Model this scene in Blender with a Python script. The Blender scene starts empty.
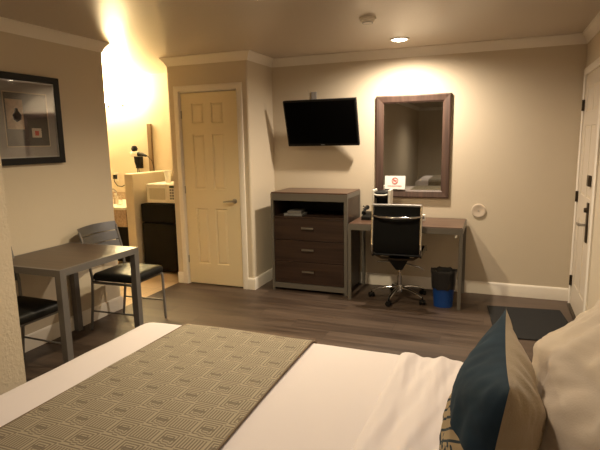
import bpy, bmesh, math, random
from mathutils import Vector, Matrix, noise
random.seed(4)
S = bpy.context.scene
C = S.collection
PI = math.pi

# ------------------------------------------------------------------ camera
H = 2.44
XL, XR, D, YC, XC, YA = -3.307, 0.692, 5.245, 4.656, -2.358, 3.70
def camera():
    yaw, pi, ro, fpx = -0.3736, -0.1644, -0.0179, 504.18
    f = Vector((math.sin(yaw)*math.cos(pi), math.cos(yaw)*math.cos(pi), math.sin(pi)))
    r = Vector((math.cos(yaw), -math.sin(yaw), 0)); u = r.cross(f)
    r2 = math.cos(ro)*r + math.sin(ro)*u; u2 = -math.sin(ro)*r + math.cos(ro)*u
    cd = bpy.data.cameras.new('camera'); cd.sensor_width = 36; cd.lens = 36*fpx/600
    cd.clip_start = 0.05
    co = bpy.data.objects.new('camera', cd); C.objects.link(co)
    m = Matrix((r2, u2, -f)).transposed().to_4x4(); m.translation = (0, 0, 1.5508)
    co.matrix_world = m; S.camera = co
camera()
# ------------------------------------------------------------------ world, lights, exposure
w = bpy.data.worlds.new('world'); S.world = w; w.use_nodes = True
w.node_tree.nodes['Background'].inputs[0].default_value = (1, .8, .6, 1)
w.node_tree.nodes['Background'].inputs[1].default_value = 0.02
S.view_settings.view_transform = 'Standard'; S.view_settings.look = 'None'
S.view_settings.gamma = 1; S.view_settings.use_curve_mapping = False
S.view_settings.exposure = 0.45
WARM = (1, .835, .64)
LAMP_W = {'desk': 140, 'table': 138, 'bed': 27, 'head': 16, 'rear': 60}
VANITY_W = 34
SPOTS = {'desk': (-.87, 4.75), 'table': (-1.42, 2.97), 'bed': (-.6, 1.05), 'head': (.25, 2.35), 'rear': (-.9, -2.2)}

# ------------------------------------------------------------------ materials
def mat(name, col, rough=.5, metal=0, spec=.5, bump=0, bscale=60, vary=0, vscale=6, emis=None, est=0, sheen=0, trans=0, coat=0, alpha=1):
    m = bpy.data.materials.new(name); m.use_nodes = True
    nt = m.node_tree; b = nt.nodes['Principled BSDF']
    b.inputs['Base Color'].default_value = (*col, 1); b.inputs['Roughness'].default_value = rough
    b.inputs['Metallic'].default_value = metal; b.inputs['Specular IOR Level'].default_value = spec
    b.inputs['Sheen Weight'].default_value = sheen; b.inputs['Transmission Weight'].default_value = trans
    b.inputs['Coat Weight'].default_value = coat
    if emis: b.inputs['Emission Color'].default_value = (*emis, 1); b.inputs['Emission Strength'].default_value = est
    tc = nt.nodes.new('ShaderNodeTexCoord')
    if bump:
        n = nt.nodes.new('ShaderNodeTexNoise'); n.inputs['Scale'].default_value = bscale; n.inputs['Detail'].default_value = 3
        bp = nt.nodes.new('ShaderNodeBump'); bp.inputs['Strength'].default_value = bump; bp.inputs['Distance'].default_value = .004
        nt.links.new(tc.outputs['Object'], n.inputs['Vector']); nt.links.new(n.outputs[0], bp.inputs['Height'])
        nt.links.new(bp.outputs[0], b.inputs['Normal'])
    if vary:
        n = nt.nodes.new('ShaderNodeTexNoise'); n.inputs['Scale'].default_value = vscale; n.inputs['Detail'].default_value = 5
        mx = nt.nodes.new('ShaderNodeMix'); mx.data_type = 'RGBA'
        mx.inputs[6].default_value = (*[c*(1-vary) for c in col], 1); mx.inputs[7].default_value = (*[min(1, c*(1+vary)) for c in col], 1)
        nt.links.new(tc.outputs['Object'], n.inputs['Vector']); nt.links.new(n.outputs[0], mx.inputs[0])
        nt.links.new(mx.outputs[2], b.inputs['Base Color'])
    return m

class G:
    """tiny node-graph helper"""
    def __init__(s, m): s.nt = m.node_tree; s.b = s.nt.nodes['Principled BSDF']
    def n(s, t, **k):
        x = s.nt.nodes.new(t)
        for a, v in k.items(): setattr(x, a, v)
        return x
    def set(s, sock, v):
        if hasattr(v, 'is_linked') or hasattr(v, 'links'): s.nt.links.new(v, sock)
        else: sock.default_value = v
    def math(s, op, a, b=0.0, c=None):
        x = s.n('ShaderNodeMath', operation=op); s.set(x.inputs[0], a); s.set(x.inputs[1], b)
        if c is not None: s.set(x.inputs[2], c)
        return x.outputs[0]
    def mix(s, f, a, b):
        x = s.n('ShaderNodeMix', data_type='RGBA'); s.set(x.inputs[0], f)
        s.set(x.inputs[6], a if not isinstance(a, tuple) else (*a, 1)); s.set(x.inputs[7], b if not isinstance(b, tuple) else (*b, 1))
        return x.outputs[2]
    def xyz(s):
        t = s.n('ShaderNodeTexCoord'); p = s.n('ShaderNodeSeparateXYZ'); s.nt.links.new(t.outputs['Object'], p.inputs[0])
        return t.outputs['Object'], p.outputs[0], p.outputs[1], p.outputs[2]
    def vec(s, x, y, z=0.0):
        c = s.n('ShaderNodeCombineXYZ'); s.set(c.inputs[0], x); s.set(c.inputs[1], y); s.set(c.inputs[2], z); return c.outputs[0]
    def noise(s, v, scale, detail=3, out=0):
        x = s.n('ShaderNodeTexNoise'); s.nt.links.new(v, x.inputs['Vector']); x.inputs['Scale'].default_value = scale
        x.inputs['Detail'].default_value = detail; return x.outputs[out]
    def bump(s, h, st=.3, dist=.004):
        x = s.n('ShaderNodeBump'); x.inputs['Strength'].default_value = st; x.inputs['Distance'].default_value = dist
        s.nt.links.new(h, x.inputs['Height']); s.nt.links.new(x.outputs[0], s.b.inputs['Normal'])

def wood(name, c1, c2, axis='x', rough=.4, scale=1.0, spec=.5):
    m = mat(name, c1, rough, spec=spec); g = G(m); o, x, y, z = g.xyz()
    k = {'x': (x, y, z), 'y': (y, x, z), 'z': (z, x, y)}[axis]
    v = g.vec(g.math('MULTIPLY', k[0], 1.6*scale), g.math('MULTIPLY', k[1], 34*scale), g.math('MULTIPLY', k[2], 34*scale))
    f = g.noise(v, 1.0, 6)
    f = g.math('SMOOTH_MIN', 1.0, g.math('MULTIPLY_ADD', f, 2.6, -.8), .1)
    f = g.math('MAXIMUM', f, 0.0)
    g.nt.links.new(g.mix(f, c1, c2), g.b.inputs['Base Color'])
    return m

def floor_mat():
    m = mat('plank_floor', (.1, .07, .05), .42, spec=.4); g = G(m); o, x, y, z = g.xyz()
    row = g.math('FLOOR', g.math('DIVIDE', y, .18))
    rn = g.n('ShaderNodeTexWhiteNoise', noise_dimensions='1D'); g.nt.links.new(row, rn.inputs['W'])
    xs = g.math('ADD', g.math('DIVIDE', x, 1.22), g.math('MULTIPLY', rn.outputs[0], 7.3))
    col = g.math('FLOOR', xs)
    r2 = g.n('ShaderNodeTexWhiteNoise', noise_dimensions='2D'); g.nt.links.new(g.vec(row, col), r2.inputs['Vector'])
    v = g.vec(g.math('MULTIPLY_ADD', r2.outputs[0], 40.0, g.math('MULTIPLY', x, 1.3)), g.math('MULTIPLY', y, 22.0), r2.outputs[0])
    gr = g.noise(v, 1.0, 7)
    v2 = g.vec(g.math('MULTIPLY', x, 1.5), g.math('MULTIPLY', y, 4.0), r2.outputs[0]); gr2 = g.noise(v2, 1.0, 4)
    t = g.math('ADD', g.math('MULTIPLY', r2.outputs[0], .42), g.math('MULTIPLY', g.math('SUBTRACT', gr, .38), 1.5))
    t = g.math('ADD', t, g.math('MULTIPLY', g.math('SUBTRACT', gr2, .5), .6))
    c = g.mix(t, (.034, .021, .015), (.128, .090, .067))
    fy = g.math('FRACT', g.math('DIVIDE', y, .18)); fx = g.math('FRACT', xs)
    seam = g.math('MAXIMUM', g.math('LESS_THAN', fy, .02), g.math('LESS_THAN', fx, .003))
    c = g.mix(g.math('MULTIPLY', seam, .6), c, (.02, .014, .01))
    g.nt.links.new(c, g.b.inputs['Base Color'])
    g.nt.links.new(g.math('MULTIPLY_ADD', gr, .25, .32), g.b.inputs['Roughness'])
    g.bump(gr, .15)
    return m

def tile_mat():
    m = mat('tile_floor', (.55, .42, .26), .35); g = G(m); o, x, y, z = g.xyz()
    fx = g.math('FRACT', g.math('DIVIDE', x, .31)); fy = g.math('FRACT', g.math('DIVIDE', y, .31))
    s = g.math('MAXIMUM', g.math('LESS_THAN', fx, .02), g.math('LESS_THAN', fy, .02))
    c = g.mix(g.noise(o, 9), (.50, .36, .22), (.60, .46, .30)); c = g.mix(s, c, (.38, .29, .2))
    g.nt.links.new(c, g.b.inputs['Base Color']); return m

def granite_mat():
    m = mat('granite', (.5, .38, .28), .25); g = G(m); o, x, y, z = g.xyz()
    c = g.mix(g.noise(o, 40, 6), (.22, .14, .09), (.72, .56, .42)); g.nt.links.new(c, g.b.inputs['Base Color']); return m

def runner_mat():
    m = mat('runner_brocade', (.3, .24, .16), .75, sheen=.2); g = G(m); o, x, y, z = g.xyz()
    yz = g.math('SUBTRACT', y, g.math('MULTIPLY', g.math('SUBTRACT', .67, z), 1.0))
    a, b = .084, .084
    X = g.math('DIVIDE', x, a); Y = g.math('DIVIDE', yz, b)
    ix, iy = g.math('FLOOR', X), g.math('FLOOR', Y)
    u = g.math('SUBTRACT', g.math('FRACT', X), .5); v = g.math('SUBTRACT', g.math('FRACT', Y), .5)
    par = g.math('ABSOLUTE', g.math('MODULO', g.math('ADD', ix, iy), 2.0))
    au, av = g.math('ABSOLUTE', u), g.math('ABSOLUTE', v)
    d = g.math('MAXIMUM', au, av)
    ring = g.math('GREATER_THAN', g.math('FRACT', g.math('MULTIPLY', d, 8.0)), .5)
    bars = g.math('GREATER_THAN', g.math('FRACT', g.math('MULTIPLY', u, 8.0)), .5)
    bars2 = g.math('GREATER_THAN', g.math('FRACT', g.math('MULTIPLY', v, 8.0)), .5)
    # key cells: rings broken by a bar; plain cells: parallel lines
    mid = g.math('LESS_THAN', au, .12)
    key = g.n('ShaderNodeMix'); g.set(key.inputs[0], mid); g.set(key.inputs[2], ring); g.set(key.inputs[3], bars2)
    outer = g.math('GREATER_THAN', av, .3)
    lin = g.n('ShaderNodeMix'); g.set(lin.inputs[0], outer); g.set(lin.inputs[2], bars); g.set(lin.inputs[3], bars2)
    p = g.n('ShaderNodeMix'); g.set(p.inputs[0], par); g.set(p.inputs[2], key.outputs[0]); g.set(p.inputs[3], lin.outputs[0])
    core = g.math('MULTIPLY', g.math('LESS_THAN', av, .075), g.math('MULTIPLY', g.math('LESS_THAN', au, .3), g.math('SUBTRACT', 1.0, par)))
    c = g.mix(p.outputs[0], (.120, .088, .048), (.325, .27, .185))
    c = g.mix(g.math('MULTIPLY', core, .75), c, (.085, .055, .028))
    n = g.noise(o, 400, 2)
    c = g.mix(g.math('MULTIPLY', n, .25), c, (.13, .10, .06))
    g.nt.links.new(c, g.b.inputs['Base Color']); g.bump(p.outputs[0], .35, .002)
    return m

def cushion_front_mat():
    m = mat('blue_cushion', (.02, .05, .08), .85, spec=.2); g = G(m); o, x, y, z = g.xyz()
    n = g.noise(o, 14, 4); blue = g.mix(n, (.007, .017, .030), (.024, .050, .078))
    bound = g.math('MULTIPLY_ADD', g.noise(o, 5), .03, g.math('MULTIPLY_ADD', x, -.02, CUSH_LINE))
    low = g.math('LESS_THAN', g.math('MULTIPLY_ADD', x, .2, y), bound)
    st = g.math('FRACT', g.math('MULTIPLY', g.math('ADD', g.math('MULTIPLY', x, .75), g.math('MULTIPLY', y, -1.0)), 34.0))
    line = g.math('LESS_THAN', st, .24)
    blot = g.math('GREATER_THAN', g.math('ADD', g.noise(o, 32, 4), g.math('MULTIPLY', g.math('SUBTRACT', bound, g.math('MULTIPLY_ADD', x, .2, y)), 1.3)), .66)
    dark = g.math('MAXIMUM', line, blot)
    tan = g.mix(dark, (.40, .31, .19), (.03, .045, .06))
    g.nt.links.new(g.mix(low, blue, tan), g.b.inputs['Base Color'])
    g.bump(n, .2); return m
CUSH_LINE = .075

WALL = (.64, .555, .43)
M = dict(
    wall=mat('wall_paint', WALL, .62, spec=.35, bump=.25, bscale=90),
    wall2=mat('wall_paint_textured', WALL, .62, spec=.35, bump=.7, bscale=55),
    ceil=mat('ceiling_paint', (.54, .465, .38), .33, spec=.5, bump=.3, bscale=45),
    trim=mat('white_trim', (.84, .78, .69), .4),
    door=mat('door_paint', (.80, .68, .45), .42),
    floor=floor_mat(), tile=tile_mat(), granite=granite_mat(), runner=runner_mat(), cush=cushion_front_mat(),
    steel=mat('brushed_steel', (.42, .40, .37), .32, 1),
    chrome=mat('chrome', (.55, .56, .58), .1, 1),
    dkmetal=mat('dark_bronze', (.10, .08, .06), .4, 1),
    greymetal=mat('grey_metal', (.20, .19, .185), .42, .5),
    lightgrey=mat('silver_metal', (.42, .42, .43), .33, .8),
    frameg=mat('grey_frame', (.17, .155, .135), .45, .35),
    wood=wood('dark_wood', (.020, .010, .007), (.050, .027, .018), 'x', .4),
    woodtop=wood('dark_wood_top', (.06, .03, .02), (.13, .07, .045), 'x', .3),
    woodmir=wood('mirror_wood', (.050, .027, .019), (.100, .056, .040), 'z', .55),
    tabletop=wood('table_wood', (.045, .027, .017), (.085, .052, .033), 'x', .35),
    black=mat('black_plastic', (.006, .006, .006), .4, spec=.25),
    matte=mat('black_matte', (.012, .011, .010), .7),
    screen=mat('screen_glass', (.002, .002, .002), .2, spec=.05),
    leather=mat('black_vinyl', (.007, .007, .006), .45, spec=.3, bump=.2, bscale=120),
    sling=mat('black_sling', (.004, .004, .004), .6, spec=.12, bump=.3, bscale=200),
    fridge=mat('fridge_black', (.004, .004, .003), .5, spec=.15),
    slat=mat('slat_metal', (.19, .195, .21), .33, .85),
    door2=mat('entrance_door_paint', (.62, .54, .44), .42),
    board=wood('tan_board', (.16, .10, .05), (.26, .17, .09), 'z', .5),
    rubber=mat('rubber', (.015, .015, .015), .6),
    glass=mat('window_glass', (1, 1, 1), .03, trans=1),
    mirror=mat('mirror_silver', (.82, .83, .80), .02, 1),
    white=mat('white_plastic', (.72, .68, .60), .4),
    paper=mat('white_paper', (.85, .83, .80), .7),
    red=mat('red_ink', (.55, .05, .04), .6),
    grey=mat('grey_plastic', (.2, .2, .2), .5),
    blue=mat('blue_plastic', (.006, .05, .24), .4),
    bag=mat('black_bag', (.015, .015, .016), .28, bump=.8, bscale=45),
    sheet=mat('white_sheet', (.69, .63, .635), .85, sheen=.1, bump=.15, bscale=300),
    base=mat('bed_base', (.10, .075, .055), .8),
    cream=mat('cream_pillowcase', (.56, .47, .37), .85, sheen=.2, bump=.15, bscale=250),
    cushback=mat('tan_cushion', (.44, .35, .23), .85, sheen=.2, bump=.3, bscale=200),
    rug=mat('black_mat', (.009, .009, .010), .95, bump=1, bscale=300),
    matboard=mat('grey_matboard', (.33, .30, .28), .7),
    matboard2=mat('dark_matboard', (.05, .04, .036), .7),
    art1=mat('art_tan', (.42, .27, .16), .7, vary=.5, vscale=25),
    art2=mat('art_dark', (.04, .03, .03), .7, vary=.4, vscale=20),
    art3=mat('art_pale', (.55, .45, .35), .7),
    frosted=mat('lamp_glass', (1, .9, .75), .4, emis=(1, .84, .55), est=60),
    bulb=mat('lamp_lens', (1, .9, .75), .4, emis=(1, .82, .58), est=14),
    towel=mat('white_towel', (.8, .76, .7), .9, bump=.6, bscale=150),
    led=mat('green_display', (.02, .05, .03), .3),
)

# ------------------------------------------------------------------ mesh helpers
class MB:
    def __init__(s, T=None): s.bm = bmesh.new(); s.T = T or Matrix()
    def _v(s, p): return s.bm.verts.new(s.T @ Vector(p))
    def box(s, a, b, bev=0):
        x0, y0, z0 = [min(a[i], b[i]) for i in range(3)]; x1, y1, z1 = [max(a[i], b[i]) for i in range(3)]
        if bev:
            bm = bmesh.new()
            bmesh.ops.create_cube(bm, size=1)
            for v in bm.verts: v.co = Vector(((x0+x1)/2+v.co.x*(x1-x0), (y0+y1)/2+v.co.y*(y1-y0), (z0+z1)/2+v.co.z*(z1-z0)))
            bmesh.ops.bevel(bm, geom=bm.edges[:], offset=bev, segments=2, affect='EDGES', profile=.5)
            s.merge(bm); return s
        v = [s._v(p) for p in ((x0,y0,z0),(x1,y0,z0),(x1,y1,z0),(x0,y1,z0),(x0,y0,z1),(x1,y0,z1),(x1,y1,z1),(x0,y1,z1))]
        for f in ((3,2,1,0),(4,5,6,7),(0,1,5,4),(1,2,6,5),(2,3,7,6),(3,0,4,7)): s.bm.faces.new([v[i] for i in f])
        return s
    def merge(s, bm):
        d = {v: s._v(v.co) for v in bm.verts}
        for f in bm.faces: s.bm.faces.new([d[v] for v in f.verts])
        bm.free()
    def hexa(s, bot, top):
        v = [s._v(p) for p in list(bot)+list(top)]
        for f in ((3,2,1,0),(4,5,6,7),(0,1,5,4),(1,2,6,5),(2,3,7,6),(3,0,4,7)): s.bm.faces.new([v[i] for i in f])
        return s
    def tube(s, pts, r, n=10, closed=False, flat=None):
        pts = [Vector(p) for p in pts]; rr = r if isinstance(r, (list, tuple)) else [r]*len(pts)
        rings = []; N = len(pts); up = None
        for i, p in enumerate(pts):
            if closed: t = (pts[(i+1) % N]-pts[i-1]).normalized()
            else: t = (pts[min(i+1, N-1)]-pts[max(i-1, 0)]).normalized()
            if up is None: up = Vector((0, 0, 1)) if abs(t.z) < .9 else Vector((0, 1, 0))
            a = t.cross(up).normalized(); b = a.cross(t).normalized(); up = b
            fa, fb = flat or (1, 1)
            rings.append([s._v(p+(a*math.cos(k*2*PI/n)*fa+b*math.sin(k*2*PI/n)*fb)*rr[i]) for k in range(n)])
        for i in range(N if closed else N-1):
            A, B = rings[i], rings[(i+1) % N]
            for k in range(n): s.bm.faces.new((A[k], A[(k+1) % n], B[(k+1) % n], B[k]))
        if not closed: s.bm.faces.new(rings[0][::-1]); s.bm.faces.new(rings[-1])
        return s
    def lathe(s, prof, c=(0,0,0), n=24, axis='z'):
        def P(r, h, a):
            x, y = r*math.cos(a), r*math.sin(a)
            q = {'z': (x, y, h), 'y': (x, h, y), 'x': (h, x, y)}[axis]
            return (c[0]+q[0], c[1]+q[1], c[2]+q[2])
        rings = []
        for r, h in prof:
            rings.append([s._v(P(0, h, 0))] if r < 1e-6 else [s._v(P(r, h, k*2*PI/n)) for k in range(n)])
        for A, B in zip(rings, rings[1:]):
            for k in range(n):
                if len(A) == 1 and len(B) == 1: break
                if len(A) == 1: s.bm.faces.new((A[0], B[k], B[(k+1) % n]))
                elif len(B) == 1: s.bm.faces.new((A[k], A[(k+1) % n], B[0]))
                else: s.bm.faces.new((A[k], A[(k+1) % n], B[(k+1) % n], B[k]))
        return s
    def cyl(s, c, r, h, axis='z', n=24): return s.lathe([(0, 0), (r, 0), (r, h), (0, h)], c, n, axis)
    def extrude(s, prof, path, closed=False):
        """prof: list of (out, z) ; path: list of (x, y, nx, ny) with outward offset direction"""
        rings = [[s._v((x+nx*o, y+ny*o, z)) for o, z in prof] for x, y, nx, ny in path]
        n = len(prof)
        for A, B in zip(rings, rings[1:]):
            for k in range(n): s.bm.faces.new((A[k], A[(k+1) % n], B[(k+1) % n], B[k]))
        s.bm.faces.new(rings[0][::-1]); s.bm.faces.new(rings[-1]); return s
    def grid(s, P, nu, nv, thick=0):
        """P(u,v)->point for u,v in 0..1 ; optional solid via offset function"""
        A = [[s._v(P(i/nu, j/nv)) for j in range(nv+1)] for i in range(nu+1)]
        for i in range(nu):
            for j in range(nv): s.bm.faces.new((A[i][j], A[i+1][j], A[i+1][j+1], A[i][j+1]))
        return s
    def build(s, name, m, parent=None, smooth=False, auto=True, world=False):
        bmesh.ops.recalc_face_normals(s.bm, faces=s.bm.faces[:])
        if world and parent is not None:
            bmesh.ops.translate(s.bm, verts=s.bm.verts[:], vec=-Vector(parent.location))
        me = bpy.data.meshes.new(name); s.bm.to_mesh(me); s.bm.free()
        me.materials.append(M[m] if isinstance(m, str) else m)
        if smooth:
            for p in me.polygons: p.use_smooth = True
            if auto:
                try: me.set_sharp_from_angle(angle=math.radians(38))
                except Exception: pass
        o = bpy.data.objects.new(name, me); C.objects.link(o)
        if parent is not None: o.parent = parent
        return o

def thing(name, label, cat, loc=(0,0,0), rz=0, group=None):
    o = bpy.data.objects.new(name, None); C.objects.link(o); o.location = loc; o.rotation_euler = (0, 0, rz)
    o.empty_display_size = .05
    return tag(o, label, cat, group)
def tag(o, label, cat, group=None):
    o['label'] = label; o['category'] = cat
    if group: o['group'] = group
    return o
def struct(o, label=None):
    o['kind'] = 'structure'
    if label: o['label'] = label
    return o
def origin(o, p):
    """move a top-level mesh's origin to p"""
    o.data.transform(Matrix.Translation(-Vector(p))); o.location = p; return o
def dup(root, loc, rz, label, group=None):
    r = root.copy(); C.objects.link(r); r.location = loc; r.rotation_euler = (0, 0, rz); r['label'] = label
    if group: r['group'] = group
    for ch in list(root.children):
        c = ch.copy(); C.objects.link(c); c.parent = r
        for g in ch.children:
            d = g.copy(); C.objects.link(d); d.parent = c
    return r
def rbox(dim, r, n=(20, 20, 8)):
    """rounded box as bmesh, centred, dense grid"""
    hx, hy, hz = [d/2 for d in dim]; bm = bmesh.new(); cache = {}
    def V(p):
        k = tuple(round(c, 6) for c in p)
        if k not in cache:
            q = Vector(p); inner = Vector([max(-(h-r), min(h-r, c)) for c, h in zip(p, (hx, hy, hz))])
            d = q-inner
            cache[k] = bm.verts.new(inner + (d.normalized()*r if d.length > 1e-9 else d))
        return cache[k]
    def sp(i, m, h):  # dense near the edges
        t = i/m*2-1; return h*math.copysign(abs(t)**.75, t)
    for ax in range(3):
        a, b = [i for i in range(3) if i != ax]; H3 = (hx, hy, hz)
        for sgn in (-1, 1):
            for i in range(n[a]):
                for j in range(n[b]):
                    q = []
                    for di, dj in ((0,0),(1,0),(1,1),(0,1)):
                        p = [0,0,0]; p[ax] = sgn*H3[ax]; p[a] = sp(i+di, n[a], H3[a]); p[b] = sp(j+dj, n[b], H3[b]); q.append(V(p))
                    if len(set(q)) == 4: bm.faces.new(q)
    return bm
def arc(c, r, a0, a1, n=8, plane='xz'):
    out = []
    for i in range(n+1):
        a = a0+(a1-a0)*i/n; u, v = r*math.cos(a), r*math.sin(a)
        out.append({'xz': (c[0]+u, c[1], c[2]+v), 'yz': (c[0], c[1]+u, c[2]+v), 'xy': (c[0]+u, c[1]+v, c[2])}[plane])
    return out

# ------------------------------------------------------------------ room shell
T = .12
XN, YN = -2.18, 1.72          # near-left wall corner
YB = -4.6                     # rear wall
AX, AY = -5.4, 5.95           # vanity alcove far limits
struct(MB().box((XL, YB-T, -.1), (XR+T, D+T, 0)).build('floor', 'floor'))
struct(MB().box((AX-T, YA-1.2, -.1), (XL, AY+T, 0)).build('floor', 'tile'))
struct(MB().box((AX-T, YB-T, H), (XR+T, AY+T, H+.1)).build('ceiling', 'ceil'))
struct(MB().box((XC-.02, D, 0), (XR+T, D+T, H)).build('wall_far', 'wall'))
struct(MB().box((XR, YB-T, 0), (XR+T, D, H)).build('wall_right', 'wall'))
struct(MB().box((XL-T, YN-.2, 0), (XL, YA, H)).build('wall_left', 'wall'))
struct(MB().box((XN-T, YB, 0), (XN, YN-T, H)).box((XL, YN-T, 0), (XN, YN, H)).build('wall_near_left', 'wall2'))
struct(MB().box((XN-T, YB-T, 0), (XR, YB, H)).build('wall_back', 'wall'))
# closet block: front wall with a door opening, side wall
dx0, dx1, dz = -3.175, -2.487, 2.085
b = MB()
b.box((XL, YC, 0), (dx0, YC+T, H)).box((dx1, YC, 0), (XC-.025, YC+T, H)).box((dx0, YC, dz), (dx1, YC+T, H))
b.box((XC-T, YC+.025, 0), (XC, D+T, H))
n = 6
pr = [(XC-.025+.025*math.sin(i*PI/2/n), YC+.025-.025*math.cos(i*PI/2/n)) for i in range(n+1)]
for i in range(n):
    (x0, y0), (x1, y1) = pr[i], pr[i+1]
    b.hexa([(x0,y0,0),(x1,y1,0),(XC-.03,YC+.03,0),(XC-.03,YC+.03,0.0001)][:3]+[(XC-.03,YC+.031,0)], [(x0,y0,H),(x1,y1,H),(XC-.03,YC+.03,H),(XC-.03,YC+.031,H)])
struct(b.build('wall_closet', 'wall'))
struct(MB().box((XL, YC+T, 0), (XL+.1, AY, H)).build('wall_closet', 'wall'))
struct(MB().box((dx0-.02, YC+.5, 0), (dx1+.02, YC+.52, H)).build('wall_closet', 'wall'))
# alcove shell
struct(MB().box((AX, 5.62, 0), (XL, 5.74, H)).build('wall_alcove', 'wall'))
struct(MB().box((AX-T, YA-1.2, 0), (AX, 5.74, H)).build('wall_alcove', 'wall'))
struct(MB().box((AX, YA-1.32, 0), (XL-T, YA-1.2, H)).build('wall_alcove', 'wall'))
struct(MB().box((-4.155, 4.86, 0), (-4.03, 5.62, 1.205), .012).build('wall_partition', 'wall'))
# crown moulding
cp, cdr = .052, .085
CR = [(0, H), (0, H-cdr), (.006, H-cdr), (.010, H-cdr+.012), (.022, H-.045), (.040, H-.022), (cp-.006, H-.012), (cp, H-.010), (cp, H)]
def crown(nm, path): struct(MB().extrude(CR, path).build(nm, 'trim', smooth=True))
crown('trim_1', [(XC, D, 1, -1), (XR, D, -1, -1), (XR, YB, -1, 1), (XN, YB, 1, 1), (XN, YN, 1, 1), (XL, YN, 1, 1), (XL, YA, 1, 1), (XL-T, YA, 0, 1)])
crown('trim_2', [(XL, YC+.1, -1, 0), (XL, YC, -1, -1), (XC, YC, 1, -1), (XC, D, 1, -1)])
# baseboards
bh = .125
BP = [(0, 0), (.014, 0), (.014, bh-.02), (.010, bh-.006), (.004, bh), (0, bh)]
def base(nm, path): struct(MB().extrude(BP, path).build(nm, 'trim', smooth=True))
base('baseboard_far', [(XC, D, 0, -1), (XR, D, 0, -1)])
base('baseboard_left', [(XL, YN, 1, 0), (XL, YA, 1, 1), (XL-T, YA, 0, 1)])
base('baseboard_closet', [(-2.43, YC, 0, -1), (XC, YC, 1, -1), (XC, D, 1, 0)])
base('baseboard_closet', [(XL, YC, 0, -1), (dx0-.055, YC, 0, -1)])
base('baseboard_near', [(XN, YB, 1, 0), (XN, YN, 1, 1), (XL, YN, 0, 1)])
base('baseboard_right', [(XR, YB, -1, 0), (XR, 4.30, -1, 0)])

# doors -------------------------------------------------------------
def six_panel(w, h, cols, rows, t=.035):
    """door in local XZ plane: x 0..w, z 0..h, front at y=0, thickness t behind (y>0)"""
    b = MB(); xs = [0]+[c for p in cols for c in p]+[w]; zs = [0]+[c for p in rows for c in p]+[h]
    b.box((0, .012, 0), (w, t, h))
    for i in range(0, len(xs), 2): b.box((xs[i], 0, 0), (xs[i+1], .012, h))
    for x0, x1 in cols:
        for i in range(0, len(zs), 2): b.box((x0, 0, zs[i]), (x1, .012, zs[i+1]))
        for z0, z1 in rows:
            def R(k, y): return [(x0+k, y, z0+k), (x1-k, y, z0+k), (x1-k, y, z1-k), (x0+k, y, z1-k)]
            b.hexa(R(.010, .012), R(.030, .003))
            # slanted sticking round the opening
            o, q = R(0, .0005), R(.010, .012)
            for k in range(4):
                kk = (k+1) % 4; v = [b._v(p) for p in (o[k], o[kk], q[kk], q[k])]; b.bm.faces.new(v)
    return b
rows = [(.225, .84), (1.045, 1.63), (1.745, 1.955)]
d1 = bpy.data.objects.new('door_1', None); C.objects.link(d1); d1.location = (-3.165, YC+.012, .012); struct(d1, 'closed cream six-panel closet door with lever handle')
six_panel(.668, 2.06, [(.125, .27), (.36, .505)], rows).build('door_panel', 'door', d1)
for z in (.23, 1.0, 1.80): MB().box((-.008, -.004, z), (.006, .004, z+.08)).tube([(-.002, -.006, z), (-.002, -.006, z+.08)], .005).build('hinge', 'steel', d1)
hl = MB().lathe([(0, 0), (.026, 0), (.026, -.008), (.018, -.012), (0, -.012)], (.605, 0, .93), 20, 'y').tube([(.605, -.01, .93), (.605, -.045, .93)], .010)
hl.tube([(.605, -.045, .93), (.57, -.05, .932), (.53, -.047, .928), (.49, -.043, .922)], [.011, .010, .009, .007]).build('door_handle', 'steel', d1, True)
def casing(T4, w, h, nm):   # local: x along wall 0..w opening, y outwards negative
    p = [(0, 0), (.062, 0), (.062, -.012), (.050, -.018), (.02, -.014), (.008, -.018), (0, -.012)]
    b = MB(T4)
    def ring(c): return [b._v((cx, y, cz)) for (cx, cz), y in c]
    secs = []
    for (bx, bz, sx, sz) in ((0, 0, -1, 0), (0, h, -1, 1), (w, h, 1, 1), (w, 0, 1, 0)):
        secs.append([b._v((bx+sx*o, y, bz+sz*o)) for o, y in p])
    for A, B in zip(secs, secs[1:]):
        for k in range(len(p)): b.bm.faces.new((A[k], A[(k+1) % len(p)], B[(k+1) % len(p)], B[k]))
    b.bm.faces.new(secs[0][::-1]); b.bm.faces.new(secs[-1])
    return struct(b.build(nm, 'trim', smooth=True))
casing(Matrix.Translation((dx0, YC, 0)), dx1-dx0, dz, 'trim_3')
# jambs
struct(MB().box((dx0-.001, YC, 0), (dx0+.006, YC+T, dz)).box((dx1-.006, YC, 0), (dx1+.001, YC+T, dz)).box((dx0, YC, dz-.006), (dx1, YC+T, dz+.001)).build('trim_4', 'trim'))
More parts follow.
